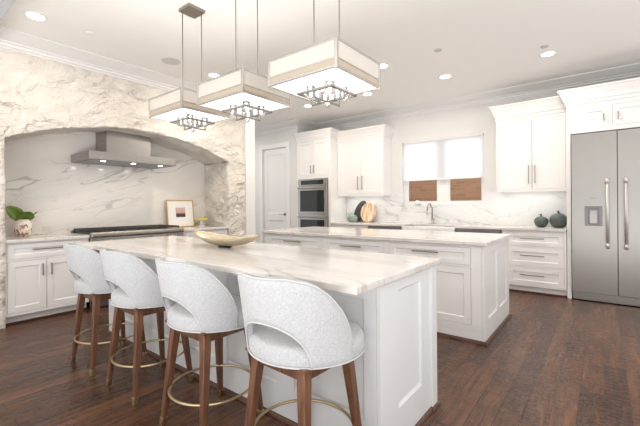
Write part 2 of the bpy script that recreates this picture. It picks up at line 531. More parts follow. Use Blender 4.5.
# window frame: outer white frame, broad mullion, sashes and panes
wn = bpy.data.objects.new('window_1', None); COL.objects.link(wn); struct(wn)
fy0, fy1 = YW + 0.09, YW + 0.15
z0 = WZ0 + 0.0155
mb = MB(); mb.box(WX0 + .001, WX0 + 0.05, fy0, fy1, z0 + .05, WZ1 - .05).box(WX1 - 0.04, WX1 - .001, fy0, fy1, z0 + .05, WZ1 - .05).box(WX0 + .001, WX1 - .001, fy0, fy1, z0, z0 + 0.05).box(WX0 + .001, WX1 - .001, fy0, fy1, WZ1 - 0.05, WZ1 - .001)
mb.box(-2.36, -2.18, fy0, fy1, z0 + .05, WZ1 - .05)
mb.build('window_frame', M['trim'], wn)
for a, b in ((WX0 + 0.05, -2.36), (-2.18, WX1 - 0.04)):
    mb = MB(); c, d = z0 + 0.05, WZ1 - 0.05
    mb.box(a, a + 0.025, fy0 + .01, fy1 - .01, c + .025, d - .025).box(b - 0.025, b, fy0 + .01, fy1 - .01, c + .025, d - .025).box(a, b, fy0 + .01, fy1 - .01, c, c + 0.025).box(a, b, fy0 + .01, fy1 - .01, d - 0.025, d)
    s = mb.build('sash', M['trim'], wn)
    MB().box(a + 0.02, b - 0.02, fy0 + 0.025, fy0 + 0.031, c + .02, d - .02).build('pane', M['pane'], s)
MB().box(WX0 + .001, WX1 - .001, YW - 0.022, YW + 0.088, WZ0 + .001, WZ0 + 0.015).build('window_sill', M['splash'], wn, bevel=.002)
struct(MB().box(-6, 3, 8.0, 8.2, -0.1, 2.4).build('wall_outside', M['brick']))
struct(MB().box(-8.5, 5, 6.6, 8.2, -0.12, -0.1).build('ground_outside', M['brick']))

# roller shade in front of the upper window
rs = thing('roller_shade', 'white fabric roller shade half lowered over the kitchen window', 'shade', (-2.29, YW + 0.02, 1.72))
MB(Matrix.Translation((2.29, -YW - 0.02, -1.72))).box(WX0 + 0.012, WX1 - 0.012, YW + 0.008, YW + 0.011, 1.725, WZ1 - 0.03).build('shade_fabric', M['shade'], rs)
MB(Matrix.Translation((2.29, -YW - 0.02, -1.72))).box(WX0 + 0.012, WX1 - 0.012, YW + 0.002, YW + 0.018, 1.706, 1.728).build('bottom_rail', M['trim'], rs, bevel=0.004)
MB(Matrix.Translation((2.29, -YW - 0.02, -1.72))).box(WX0 + 0.008, WX1 - 0.008, YW + 0.003, YW + 0.060, WZ1 - 0.030, WZ1 - 0.001).build('head_rail', M['trim'], rs, bevel=0.006)

# wall with the pantry door, standing forward to the face of the oven tower
DX0, DX1, DZ = -6.30, -5.50, 2.585
DY = 5.83
mb = MB(); mb.box(-8.5, DX0, DY, DY + 0.12, 0, CEIL).box(DX1, -5.19, DY, DY + 0.12, 0, CEIL).box(DX0, DX1, DY, DY + 0.12, DZ, CEIL).box(-5.31, -5.19, DY + .12, YW + 0.1, 0, CEIL)
struct(mb.build('wall_pantry', M['wall']))
dr = bpy.data.objects.new('door_1', None); COL.objects.link(dr); struct(dr)
mb = MB()
for a, b, c, d in ((DX0 - 0.09, DX0 + 0.012, 0, DZ + 0.09), (DX1 - 0.012, DX1 + 0.09, 0, DZ + 0.09), (DX0, DX1, DZ - 0.012, DZ + 0.09)):
    mb.box(a, b, DY - 0.022, DY + 0.001, c, d)
mb.box(DX0, DX0 + 0.02, DY, DY + 0.12, 0, DZ).box(DX1 - 0.02, DX1, DY, DY + 0.12, 0, DZ).box(DX0, DX1, DY, DY + 0.12, DZ - 0.02, DZ)
mb.build('door_casing', M['trim'], dr, bevel=0.006)


def panel_mesh(mb, x0, x1, z0, z1, y, t, frames, rec=0.010, edge=0.016):
    """slab of thickness t whose face is at y, with recessed fields (x0,x1,z0,z1) and sloped edges"""
    xs = sorted({x0, x1, *[f[0] for f in frames], *[f[1] for f in frames]}); zs = sorted({z0, z1, *[f[2] for f in frames], *[f[3] for f in frames]})
    for i in range(len(xs) - 1):
        for j in range(len(zs) - 1):
            cx, cz = (xs[i] + xs[i + 1]) / 2, (zs[j] + zs[j + 1]) / 2
            if any(f[0] < cx < f[1] and f[2] < cz < f[3] for f in frames): continue
            v = [mb.v(p) for p in ((xs[i], y, zs[j]), (xs[i + 1], y, zs[j]), (xs[i + 1], y, zs[j + 1]), (xs[i], y, zs[j + 1]))]
            mb.bm.faces.new(v)
    for a, b, c, d in frames:
        e = min(edge, (b - a) * .3, (d - c) * .3)
        rings = [((a, b, c, d), y), ((a, b, c, d), y + rec * 0.45), ((a + e, b - e, c + e, d - e), y + rec)]
        prev = None
        for (p, q, r, s), yy in rings:
            cur = [mb.v(k) for k in ((p, yy, r), (q, yy, r), (q, yy, s), (p, yy, s))]
            if prev:
                for k in range(4): mb.bm.faces.new((prev[k], prev[(k + 1) % 4], cur[(k + 1) % 4], cur[k]))
            prev = cur
        mb.bm.faces.new(prev)
    f = [mb.v(k) for k in ((x0, y, z0), (x1, y, z0), (x1, y, z1), (x0, y, z1))]; g = [mb.v(k) for k in ((x0, y + t, z0), (x1, y + t, z0), (x1, y + t, z1), (x0, y + t, z1))]
    for k in range(4): mb.bm.faces.new((f[k], g[k], g[(k + 1) % 4], f[(k + 1) % 4]))
    mb.bm.faces.new(g[::-1])
    bmesh.ops.remove_doubles(mb.bm, verts=mb.bm.verts[:], dist=1e-5)
    return mb


mb = MB(); panel_mesh(mb, DX0 + 0.024, DX1 - 0.024, 0.01, DZ - 0.03, DY + 0.03, 0.04, [(DX0 + .14, DX1 - .14, 1.08, DZ - .15), (DX0 + .14, DX1 - .14, .2, .93)], 0.014, 0.03)
dp = mb.build('door_panel', M['trim'], dr)
hb = MB(); hb.tube([(-5.60, DY + 0.03, 1.07), (-5.60, DY + 0.02, 1.07)], 0.032, 20); hb.tube([(-5.60, DY + 0.03, 1.07), (-5.60, DY - 0.025, 1.07), (-5.615, DY - 0.035, 1.07), (-5.73, DY - 0.035, 1.075)], 0.009, 10)
hb.build('door_handle', M['nickel'], dr, smooth=True)

# ceiling crown mouldings
cp = [(0, CEIL), (0.27, CEIL), (0.27, CEIL - 0.012), (0.235, CEIL - 0.018), (0.20, CEIL - 0.028), (0.10, CEIL - 0.052), (0.075, CEIL - 0.058), (0.075, CEIL - 0.068), (0.045, CEIL - 0.078), (0.04, CEIL - 0.098), (0.015, CEIL - 0.104), (0.01, CEIL - 0.118), (-0.03, CEIL - 0.118)]
mb = MB(); mb.sweep([(XL + 0.01, 0.737), (XL + 0.01, 4.15), (XL + 0.03, 4.16), (XL + 0.03, 4.36), (XB - .1, 4.36)], cp)
struct(mb.build('trim_3', M['trim']))
mb = MB(); mb.sweep([(-8.4, DY), (-5.19, DY), (-5.19, YW), (5, YW)], cp)
struct(mb.build('trim_4', M['trim']))
struct(MB().box(-8.5, DX0 - .09, DY - .018, DY, 0, .14).build('baseboard_pantry', M['trim'], bevel=.004))


# ------------------------------------------------------------------ cabinetry
def bar_handle(parent, X, x0, x1, z, y, vertical=False, r=0.0055, so=0.03):
    """square bar pull on two posts"""
    mb = MB(X)
    if vertical:
        mb.box(x0 - r, x0 + r, y - so - r, y - so + r, z, x1)
        for zz in (z + 0.02, x1 - 0.02): mb.box(x0 - r * .8, x0 + r * .8, y - so, y + 0.001, zz - r * .8, zz + r * .8)
    else:
        mb.box(x0, x1, y - so - r, y - so + r, z - r * 1.15, z + r * 1.15)
        for xx in (x0 + 0.025, x1 - 0.025): mb.box(xx - r * .8, xx + r * .8, y - so, y + 0.001, z - r * .8, z + r * .8)
    return mb.build('handle', M['nickel'], parent, bevel=0.0015)


def cabinet(name, label, cat, loc, rz, x0, x1, D, z0, z1, fronts, toe=0.0, rec=0.011, lift=0.0, mat=None, shoe=False, stile=0.05, sides=(0, 0), group=None):
    """local frame: face at y=0 towards -y, body behind. fronts: (kind, x0, x1, z0, z1, handle or None)"""
    mat = mat or M['white']
    t = thing(name, label, cat, loc, rz, group)
    xs = sorted({x0, x1, *[f[1] for f in fronts], *[f[2] for f in fronts]}); zs = sorted({z0, z1, *[f[3] for f in fronts], *[f[4] for f in fronts]})
    mb = MB(); mb.box(x0 + .001, x1 - .001, 0.022, D, z0 + lift, z1)
    if lift: mb.box(x0 + .001, x0 + .02, 0.022, D, z0, z0 + lift).box(x1 - .02, x1 - .001, 0.022, D, z0, z0 + lift)
    for i in range(len(xs) - 1):
        for j in range(len(zs) - 1):
            cx, cz = (xs[i] + xs[i + 1]) / 2, (zs[j] + zs[j + 1]) / 2
            if any(f[1] < cx < f[2] and f[3] < cz < f[4] for f in fronts): continue
            mb.box(xs[i], xs[i + 1], 0, 0.024, zs[j], zs[j + 1])
    if toe: mb.box(x0 + .002, x1 - .002, toe, D, 0, z0)
    mb.build('body', mat, t)
    if shoe: MB().box(x0, x1, toe - 0.016, toe + .001, 0, 0.022).build('shoe_moulding', M['shoe'], t, bevel=0.006)
    g = 0.003
    for kind, a, b, c, d, h in fronts:
        fr = min(0.06, (d - c) * 0.28)
        m2 = MB(); panel_mesh(m2, a + g, b - g, c + g, d - g, -0.001, 0.018, [(a + g + min(.06, fr + .01), b - g - min(.06, fr + .01), c + g + fr, d - g - fr)], rec, 0.008)
        p = m2.build(kind, mat, t)
        if h:
            bar_handle(p, None, *h)
    return t


def crown_on(parent, path, zt, h=0.15, proj=0.09, mat=None):
    pr = [(0.0, zt), (proj, zt), (proj, zt - 0.022), (proj - 0.012, zt - 0.026), (proj - .02, zt - 0.045), (proj * 0.42, zt - h * 0.55), (0.03, zt - h * .68), (0.026, zt - h * .78), (0.014, zt - h * .80), (0.012, zt - h), (-0.02, zt - h), (-0.02, zt)]
    mb = MB(); mb.sweep(path, pr); return mb.build('crown', mat or M['white'], parent)


V = True
# drawers beside the refrigerator
hw = 0.15
cabinet('drawer_cabinet', 'white three-drawer base cabinet next to the refrigerator', 'cabinet', (0, YF, 0), 0, -1.17, -0.384, 0.58, 0.10, SB,
        [('drawer', -1.10, -0.41, 0.665, 0.865, (-0.93, -0.635, 0.775, -.001)), ('drawer', -1.10, -0.41, 0.385, 0.645, (-0.93, -0.635, 0.535, -.001)), ('drawer', -1.10, -0.41, 0.115, 0.365, (-0.93, -0.635, 0.26, -.001))], toe=0.055, shoe=True)
cabinet('base_cabinet', 'white base cabinet between the wall ovens and the far dishwasher', 'cabinet', (0, YF, 0), 0, -4.285, -3.43, 0.58, 0.10, SB,
        [('drawer', -4.24, -3.48, 0.70, 0.865, (-4.0, -3.72, 0.78, -.001)), ('door', -4.24, -3.862, 0.13, 0.68, (-3.90, 0.64, 0.50, -.001, V)), ('door', -3.858, -3.48, 0.13, 0.68, (-3.82, 0.64, 0.50, -.001, V))], toe=0.055, shoe=True)
cabinet('sink_cabinet', 'white base cabinet under the apron sink', 'cabinet', (0, YF, 0), 0, -2.75, -1.83, 0.58, 0.10, 0.62,
        [('door', -2.71, -2.292, 0.13, 0.60, (-2.33, 0.56, 0.42, -.001, V)), ('door', -2.288, -1.87, 0.13, 0.60, (-2.25, 0.56, 0.42, -.001, V))], toe=0.055, shoe=True)


def dishwasher(x0, x1, label):
    t = thing('dishwasher', label, 'dishwasher', ((x0 + x1) / 2, YF, 0)); w = (x1 - x0) / 2
    MB().box(-w + .004, w - .004, 0.0, 0.57, 0.10, SB - 0.006).build('body', M['steel_dark'], t)
    MB().box(-w + .004, w - .004, -0.022, -0.0, 0.12, SB - 0.075).build('door_panel', M['white'], t, bevel=.003)
    MB().box(-w + .004, w - .004, -0.03, -0.0, SB - 0.07, SB - 0.008).build('control_strip', M['steel_dark'], t, bevel=.004)
    MB().box(-w + .01, w - .01, 0.07, 0.1, 0.0, 0.10).build('kick_plate', M['steel_dark'], t)
    return t


dishwasher(-3.42, -2.76, 'dishwasher with dark control strip left of the sink')
dishwasher(-1.82, -1.18, 'dishwasher with dark control strip between sink and drawers')
# apron sink
t = thing('apron_sink', 'white apron-front sink set under the window', 'sink', (-2.29, YF, 0.63))
mb = MB(); mb.box(-.45, .45, -0.035, 0.0, 0.0, 0.262).box(-.45, .45, 0.0, .46, 0, .03).box(-.45, -.42, 0, .46, .03, .25).box(.42, .45, 0, .46, .03, .25).box(-.42, .42, .43, .46, .03, .25)
mb.build('basin', M['island'], t, bevel=0.006)
MB().lathe([(0.0, .0), (.04, .0), (.04, .004), (0, .004)], (0, .2, .031), 20).build('drain', M['chrome'], t)
# worktop along the window wall, cut out for the sink
mb = MB(); yf = YF - 0.03
mb.box(-4.285, -2.74, yf, YW - 0.02, SB, CT).box(-1.84, -0.382, yf, YW - 0.02, SB, CT).box(-2.74, -1.84, YF + .44, YW - 0.02, SB, CT)
tag(mb.build('countertop', M['counter'], bevel=0.004), 'white marble worktop running under the window to the refrigerator', 'countertop')

# right upper cabinet
UY = 6.05
t = cabinet('wall_cabinet', 'white two-door wall cabinet right of the window', 'cabinet', (0, UY, 0), 0, -1.285, -0.382, YW - UY, 1.44, 2.60,
            [('door', -1.257, -0.812, 1.475, 2.50, (-0.85, 1.83, 1.56, -.001, V)), ('door', -0.808, -0.402, 1.475, 2.50, (-0.77, 1.83, 1.56, -.001, V))], rec=.004, lift=.028)
crown_on(t, [(-1.285, .34), (-1.285, 0), (-0.384, 0)], 2.755, 0.22, 0.085)
MB().box(-1.2, -.5, .10, .14, 1.456, 1.467).build('light_strip', M['led'], t)
# left upper cabinet
t = cabinet('wall_cabinet', 'white two-door wall cabinet between the wall ovens and the window', 'cabinet', (0, UY, 0), 0, -4.285, -3.235, YW - UY, 1.44, 2.60,
            [('door', -4.22, -3.742, 1.475, 2.52, (-3.79, 1.83, 1.56, -.001, V)), ('door', -3.738, -3.265, 1.475, 2.52, (-3.69, 1.83, 1.56, -.001, V))], rec=.004, lift=.028)
crown_on(t, [(-4.285, 0), (-3.235, 0), (-3.235, .35)], 2.755, 0.20, 0.085)
MB().box(-4.2, -3.35, .10, .14, 1.456, 1.467).build('light_strip', M['led'], t)

# oven tower
OX0, OX1 = -5.185, -4.29
t = cabinet('oven_tower_cabinet', 'tall white cabinet housing the double wall oven', 'cabinet', (0, YF, 0), 0, OX0, OX1, YW - YF - .01, 0.10, 2.66,
            [('door', -5.13, -4.742, 1.87, 2.61, (-4.785, 2.10, 1.93, -.001, V)), ('door', -4.738, -4.345, 1.87, 2.61, (-4.695, 2.10, 1.93, -.001, V)),
             ('drawer', -5.13, -4.345, 0.13, 0.36, (-4.9, -4.6, 0.25, -.001))], toe=0.055, shoe=True)
crown_on(t, [(OX0, 0), (OX1, 0), (OX1, .55)], 2.80, 0.17, 0.08)
t = thing('double_wall_oven', 'stainless double wall oven with black glass doors', 'oven', ((-5.125 - 4.335) / 2, YF - 0.003, 0.42))
ow = 0.395
MB().box(-ow, ow, -0.012, 0, 0, 1.40).build('trim_frame', M['steel'], t, bevel=.003)
c = MB().box(-ow + .01, ow - .01, -0.045, -0.012, 1.255, 1.39).build('control_panel', M['steel'], t, bevel=.006)
MB().box(-.30, .30, -.047, -.044, 1.275, 1.365).build('display', M['black_glass'], c)
for zb_, zt_ in ((0.665, 1.24), (0.06, 0.635)):
    d = MB().box(-ow + .01, ow - .01, -0.05, -0.012, zb_, zt_).build('oven_door', M['steel'], t, bevel=.006)
    MB().box(-.32, .32, -.053, -.049, zb_ + .05, zt_ - .085).build('oven_window', M['black_glass'], d, bevel=.004)
    mb = MB(); mb.tube([(-.35, -.10, zt_ - .035), (.35, -.10, zt_ - .035)], .013, 14)
    for sx in (-.32, .32): mb.tube([(sx, -.10, zt_ - .035), (sx, -.048, zt_ - .035)], .009, 10)
    mb.build('oven_handle', M['steel'], d, smooth=True)

# refrigerator and its surround
FX0, FXM, FX1 = -0.325, 0.142, 0.89
t = thing('refrigerator', 'built-in stainless steel side-by-side refrigerator with ice dispenser', 'refrigerator', (0, YF, 0))
MB().box(FX0 + .005, FX1 - .005, 0.0, .58, 0.02, 2.165).build('body', M['steel_dark'], t)
MB().box(FX0 + .01, FX1 - .01, -0.012, 0.0, 0.012, 0.108).build('kick_plate', M['steel'], t, bevel=.003)


def fridge_door(a, b, hx, disp):
    mb = MB(); y0 = -0.055
    if disp:
        dx0, dx1, dz0, dz1 = disp
        for p, q, r, s in ((a, dx0, .118, 2.16), (dx1, b, .118, 2.16), (dx0, dx1, .118, dz0), (dx0, dx1, dz1, 2.16)): mb.box(p, q, y0, -0.002, r, s)
    else: mb.box(a, b, y0, -0.002, .118, 2.16)
    d = mb.build('fridge_door', M['steel'], t, bevel=0.0 if disp else .003)
    h = MB(); h.tube([(hx, y0 - .065, .70), (hx, y0 - .065, 1.57)], .0165, 18)
    for zz in (.735, 1.535): h.tube([(hx, y0 - .065, zz), (hx, y0 + .002, zz)], .012, 12); h.tube([(hx, y0 - .065, zz - .028), (hx, y0 - .065, zz + .028)], .0195, 18)
    h.build('door_handle', M['handle'], d, smooth=True)
    return d


disp = (-0.185, -0.005, 0.975, 1.225)
d = fridge_door(FX0 + .004, FXM - .004, 0.045, disp); fridge_door(FXM + .004, FX1 - .004, 0.222, None)
MB().box(disp[0], disp[1], -.012, -.004, disp[2], disp[3]).build('dispenser_back', M['steel_dark'], d)
MB().box(disp[0] + .05, disp[1] - .05, -.02, -.012, disp[2] + .03, disp[3] - .05).build('dispenser_paddle', M['handle'], d, bevel=.003)
mb = MB(); mb.box(disp[0], disp[0] + .035, -.052, -.012, disp[2], disp[3]).box(disp[1] - .035, disp[1], -.052, -.012, disp[2], disp[3]).box(disp[0] + .035, disp[1] - .035, -.052, -.012, disp[3] - .025, disp[3]).box(disp[0] + .035, disp[1] - .035, -.052, -.012, disp[2], disp[2] + .02)
mb.build('ice_dispenser', M['steel_dark'], d, bevel=.003)
MB().box(-.12, -.07, -.058, -.0545, 1.325, 1.333).build('badge', M['steel_dark'], d)

t = cabinet('refrigerator_surround', 'white cabinet surround framing the refrigerator with small doors above', 'cabinet', (0, YF, 0), 0, -0.378, 0.97, YW - YF - .01, 2.18, 2.60,
            [('door', -.295, .068, 2.235, 2.50, (.015, 2.40, 2.30, -.001, V)), ('door', .10, .47, 2.235, 2.50, (.155, 2.40, 2.30, -.001, V)), ('door', .50, .90, 2.235, 2.50, (.55, 2.40, 2.30, -.001, V))])
MB().box(-0.378, -0.33, -0.0, .59, 0, 2.18).build('side_panel', M['white'], t, bevel=.003)
MB().box(0.90, 0.965, -0.0, .59, 0, 2.18).build('side_panel', M['white'], t, bevel=.003)
crown_on(t, [(-0.378, .55), (-0.378, 0), (0.968, 0)], 2.755, 0.20, 0.09)
struct(MB().box(0.97, 5, YF + .02, YW + .1, 0, CEIL).build('wall_right', M['wall']))

# ------------------------------------------------------------------ range wall
RZ = PI / 2   # local x -> world +Y, face towards +X
cabinet('base_cabinet', 'white base cabinet with drawer over two doors under the potted plant', 'cabinet', (XL - .03, 0, 0), RZ, 0.93, 1.715, 0.60, 0.10, SB,
        [('drawer', .945, 1.66, .705, .868, (1.16, 1.44, .80, -.001)), ('door', .945, 1.288, .13, .685, (1.250, .635, .50, -.001, V)), ('door', 1.292, 1.66, .13, .685, (1.332, .635, .50, -.001, V))], toe=0.075, shoe=True)
cabinet('base_cabinet', 'white base cabinet under the framed picture right of the range', 'cabinet', (XL - .03, 0, 0), RZ, 2.965, 3.785, 0.60, 0.10, SB,
        [('drawer', 3.02, 3.73, .705, .868, (3.2, 3.5, .80, -.001)), ('door', 3.02, 3.373, .13, .685, (3.335, .635, .50, -.001, V)), ('door', 3.377, 3.73, .13, .685, (3.415, .635, .50, -.001, V))], toe=0.075, shoe=True)
tag(MB().box(XB + .002, XL + .005, 0.93, 1.718, SB, CT).build('countertop', M['counter'], bevel=.004), 'short marble worktop left of the range holding the plant', 'countertop')
tag(MB().box(XB + .002, XL + .005, 2.962, 3.785, SB, CT).build('countertop', M['counter'], bevel=.004), 'short marble worktop right of the range holding the framed picture', 'countertop')

# range: local x along world Y
t = thing('range_cooker', 'wide stainless steel range with black cast iron grates', 'range', (XL + 0.01, 2.34, 0), RZ)
rw = 0.618
MB().box(-rw, rw, 0.03, .66, .10, .925).build('body', M['range_steel'], t)
MB().box(-rw, rw, -.035, .05, .882, .948).build('bullnose', M['range_steel'], t, bevel=.02, seg=4)
cpn = MB().box(-rw, rw, -.01, .035, .775, .88).build('control_panel', M['range_steel'], t, bevel=.004)
for k in range(8):
    x = -rw + .09 + k * (2 * rw - .18) / 7
    MB().tube([(x, -.01, .83), (x, -.045, .83)], [.027, .022], 18).build('knob', M['range_steel'], cpn, smooth=False)
for a, b in ((-rw + .01, .18), (.19, rw - .01)):
    d = MB().box(a, b, -.015, .03, .18, .775).build('oven_door', M['range_steel'], t, bevel=.006)
    MB().box(a + .1, b - .1, -.018, -.014, .30, .62).build('oven_window', M['black_glass'], d)
    mb = MB(); mb.tube([(a + .04, -.07, .735), (b - .04, -.07, .735)], .013, 12)
    for x in (a + .07, b - .07): mb.tube([(x, -.07, .735), (x, -.014, .735)], .009, 10)
    mb.build('oven_handle', M['range_steel'], d, smooth=True)
MB().box(-rw + .01, rw - .01, .04, .08, .01, .10).build('kick_plate', M['steel_dark'], t)
MB().box(-rw + .01, rw - .01, .05, .63, .925, .932).build('cooktop', M['black_iron'], t)
MB().box(-rw, rw, .63, .665, .925, .955).build('backguard', M['range_steel'], t, bevel=.004)
for k in range(4):
    gx = -rw + .02 + k * (2 * rw - .04) / 4; gw = (2 * rw - .04) / 4 - .008
    mb = MB()
    for j in range(3):
        x = gx + gw * j / 2; mb.box(x - .006 + (0.006 if j == 0 else -.006 if j == 2 else 0), x + .006 + (0.006 if j == 0 else -.006 if j == 2 else 0), .07, .62, .958, .978)
    for j in range(5):
        y = .07 + .55 * j / 4; mb.box(gx, gx + gw, y - .006, y + .006, .958, .978)
    for x in (gx + .006, gx + gw - .006):
        for y in (.076, .61): mb.box(x - .008, x + .008, y - .008, y + .008, .932, .958)
    mb.build('grate', M['black_iron'], t, bevel=.002)
    for y in (.21, .48): MB().lathe([(0, 0), (.045, 0), (.045, .012), (.03, .018), (0, .018)], (gx + gw / 2, y, .932), 20).build('burner', M['black_iron'], t)

# hood
t = thing('range_hood', 'stainless steel chimney range hood in the stone alcove', 'hood', (XL - .04, 2.305, 1.86), RZ)
hwid = 0.575
mb = MB(); mb.box(-hwid, hwid, 0, .62, 0, .105); mb.build('canopy', M['steel_y'], t, bevel=.003)
mb = MB(); mb.box(-hwid + .03, hwid - .03, .03, .59, -.006, .001); mb.build('filter_panel', M['steel_dark'], t)
MB().box(-.275, .325, .255, .62, .105, .46).build('chimney', M['steel_y'], t, bevel=.002)
for x in (-.38, 0, .38): MB().lathe([(0, 0), (.028, 0), (.028, .006), (0, .006)], (x, .09, -.012), 18).build('hood_lamp', M['lamp'], t)

# plant
t = thing('potted_plant', 'green leafy plant in a mottled white pot on the left worktop', 'plant', (-5.40, 1.178, CT))
mott = newmat('mottled_pot_glaze', (0.8, 0.72, 0.66), 0.35)
v_ = coords(mott); f_ = noise_tex(mott, v_, 22, 3, 0.6, 1.0)
LK(mott, mixc(mott, mrange(mott, f_, 0.50, 0.56), (0.80, 0.73, 0.67), (0.36, 0.20, 0.15)), B(mott).inputs['Base Color'])
MB().lathe([(0, 0), (.055, 0), (.075, .02), (.088, .08), (.088, .14), (.075, .195), (.068, .205), (.060, .203), (.060, .19), (0, .185)], (0, 0, 0), 28).build('pot', mott, t, smooth=True)
leaf_m = newmat('glossy_green_leaf', (0.13, 0.24, 0.03), 0.35)
v_ = coords(leaf_m); LK(leaf_m, mixc(leaf_m, noise_tex(leaf_m, v_, 14, 3), (0.045, 0.10, 0.012), (0.17, 0.27, 0.045)), B(leaf_m).inputs['Base Color'])


def leaf(parent, base, d, L, w, roll=0.0, droop=0.3, tilt=None):
    d = Vector(d).normalized(); side = d.cross(Vector(tilt or (0, 0, 1))).normalized(); up = side.cross(d)
    mb = MB(); rows = []
    for i in range(9):
        s = i / 8; wd = w * math.sin(PI * min(1, s * 0.93 + 0.04)) ** 0.7
        c = Vector(base) + d * L * s - Vector((0, 0, 1)) * droop * L * s * s
        rows.append([mb.v(c + side * wd * q + up * (abs(q) * wd * 0.35)) for q in (-1, -.5, 0, .5, 1)])
    for a, b in zip(rows, rows[1:]):
        for k in range(4): mb.bm.faces.new((a[k], a[k + 1], b[k + 1], b[k]))
    o = mb.build('leaf', leaf_m, parent, smooth=True); s = o.modifiers.new('t', 'SOLIDIFY'); s.thickness = 0.002
    return o


for b_, d_, L_, w_, dr_ in (((0, -.01, .19), (.25, -.62, .80), .25, .075, .12), ((.02, 0, .19), (.55, -.05, .75), .19, .085, .35), ((0, .01, .19), (.35, .30, .85), .16, .07, .25), ((-.02, -.02, .19), (-.1, -.4, .9), .20, .06, .1)):
    leaf(t, b_, d_, L_, w_, droop=dr_, tilt=(1, 0, .3))
MB().tube([(0, .01, .17), (.01, .07, .225), (.01, .13, .285)], [.004, .004, .009], 8).build('stem', leaf_m, t, smooth=True)

# outlet on the slab
t = thing('wall_outlet', 'white double outlet plate on the marble slab near the plant', 'outlet', (XB, 1.475, .99))
MB().box(0, .006, -.055, .055, -.035, .035).build('plate', M['ceramic'], t, bevel=.002)
for y in (-.025, .025): MB().box(.004, .0085, y - .017, y + .017, -.022, .022).build('socket', M['ceramic'], t, bevel=.001)
# picture frame
t = thing('picture_frame', 'gold framed small landscape picture with wide white mat', 'picture', (-5.50, 3.275, CT), 0)
t.rotation_euler = (0, math.radians(-7), 0)
fw, fh = .242, .45
mb = MB()
for a, b, c, d in ((-fw, -fw + .014, 0, fh), (fw - .014, fw, 0, fh), (-fw, fw, 0, .014), (-fw, fw, fh - .014, fh)): mb.box(-.004, .018, a, b, c, d)
mb.build('frame', M['brass'] if False else newmat('gilt_wood', (0.55, 0.36, 0.12), 0.35, 0.6), t, bevel=.002)
MB().box(-.003, .006, -fw + .012, fw - .012, .012, fh - .012).build('mat_board', newmat('mat_board', (0.82, 0.80, 0.79), 0.8), t)
pic = newmat('landscape_print', (0.3, 0.2, 0.2), 0.6)
tc = N(pic, 'ShaderNodeTexCoord'); sp = N(pic, 'ShaderNodeSeparateXYZ'); LK(pic, tc.outputs['Object'], sp.inputs[0])
hz = mth(pic, 'ADD', sp.outputs[2], mth(pic, 'MULTIPLY', noise_tex(pic, tc.outputs['Object'], 18, 3), 0.05))
cr = N(pic, 'ShaderNodeValToRGB'); LK(pic, mrange(pic, hz, 0.165, 0.32, 0, 1, False), cr.inputs[0]); e = cr.color_ramp.elements
e[0].position = 0; e[0].color = (.16, .12, .11, 1); e[1].position = 1; e[1].color = (.55, .42, .42, 1)
for p_, c_ in ((.33, (.03, .025, .03, 1)), (.52, (.07, .05, .06, 1)), (.6, (.62, .34, .24, 1))):
    x = e.new(p_); x.color = c_
LK(pic, cr.outputs[0], B(pic).inputs['Base Color'])
MB().box(.005, .0075, -.085, .085, .165, .325).build('print', pic, t)
# cake stand
t = thing('cake_stand', 'small white pedestal stand topped with a yellow rim beside the picture', 'stand', (-5.42, 3.60, CT))
MB().lathe([(0, 0), (.055, 0), (.055, .008), (.025, .02), (.018, .06), (.022, .09), (.06, .105), (0, .105)], seg=28).build('pedestal', newmat('milk_glass', (.75, .74, .78), .2), t, smooth=True)
MB().lathe([(0, .105), (.10, .105), (.108, .115), (.108, .135), (.100, .135), (.098, .12), (0, .12)], seg=32).build('plate', newmat('yellow_glaze', (.72, .62, .06), .3), t, smooth=False)

# ------------------------------------------------------------------ things on the window worktop
vase_m = newmat('dark_green_glaze', (0.035, 0.06, 0.055), 0.32)
v_ = coords(vase_m); LK(vase_m, mixc(vase_m, noise_tex(vase_m, v_, 25, 4, .7), (0.028, 0.042, 0.038), (0.095, 0.12, 0.105)), B(vase_m).inputs['Base Color'])
stem_m = newmat('bronze_stem', (0.12, 0.09, 0.05), 0.4, .5)


def fruit(x, y, r, h, label, sh):
    t = thing('ceramic_pumpkin', label, 'vase', (x, y, CT), 0, 'green ceramic pieces near the refrigerator')
    MB().lathe([(0, 0), (r * .45, 0), (r * .75, h * .12), (r * .97, h * .38), (r, h * .55), (r * .92, h * .75), (r * .65, h * .93), (r * .25, h * 1.0), (0, h * .96)], seg=36).build('body', vase_m, t, smooth=True)
    MB().tube([(0, 0, h * .95), (0, 0, h + sh * .4), (-.008, 0, h + sh)], [.014, .011, .018], 10).build('stem', stem_m, t, smooth=True)


fruit(-0.715, 6.17, .092, .155, 'smaller dark green round ceramic piece with stem', .035)
fruit(-0.498, 6.15, .115, .20, 'larger dark green round ceramic piece with stem beside the refrigerator', .04)
# cutting boards leaning on the backsplash
bw = newmat('maple_board', (.62, .42, .24), .45)
v_ = coords(bw, (26, 3, 3)); LK(bw, mixc(bw, mrange(bw, noise_tex(bw, v_, 1.5, 4), .35, .65), (.50, .31, .15), (.80, .66, .50)), B(bw).inputs['Base Color'])


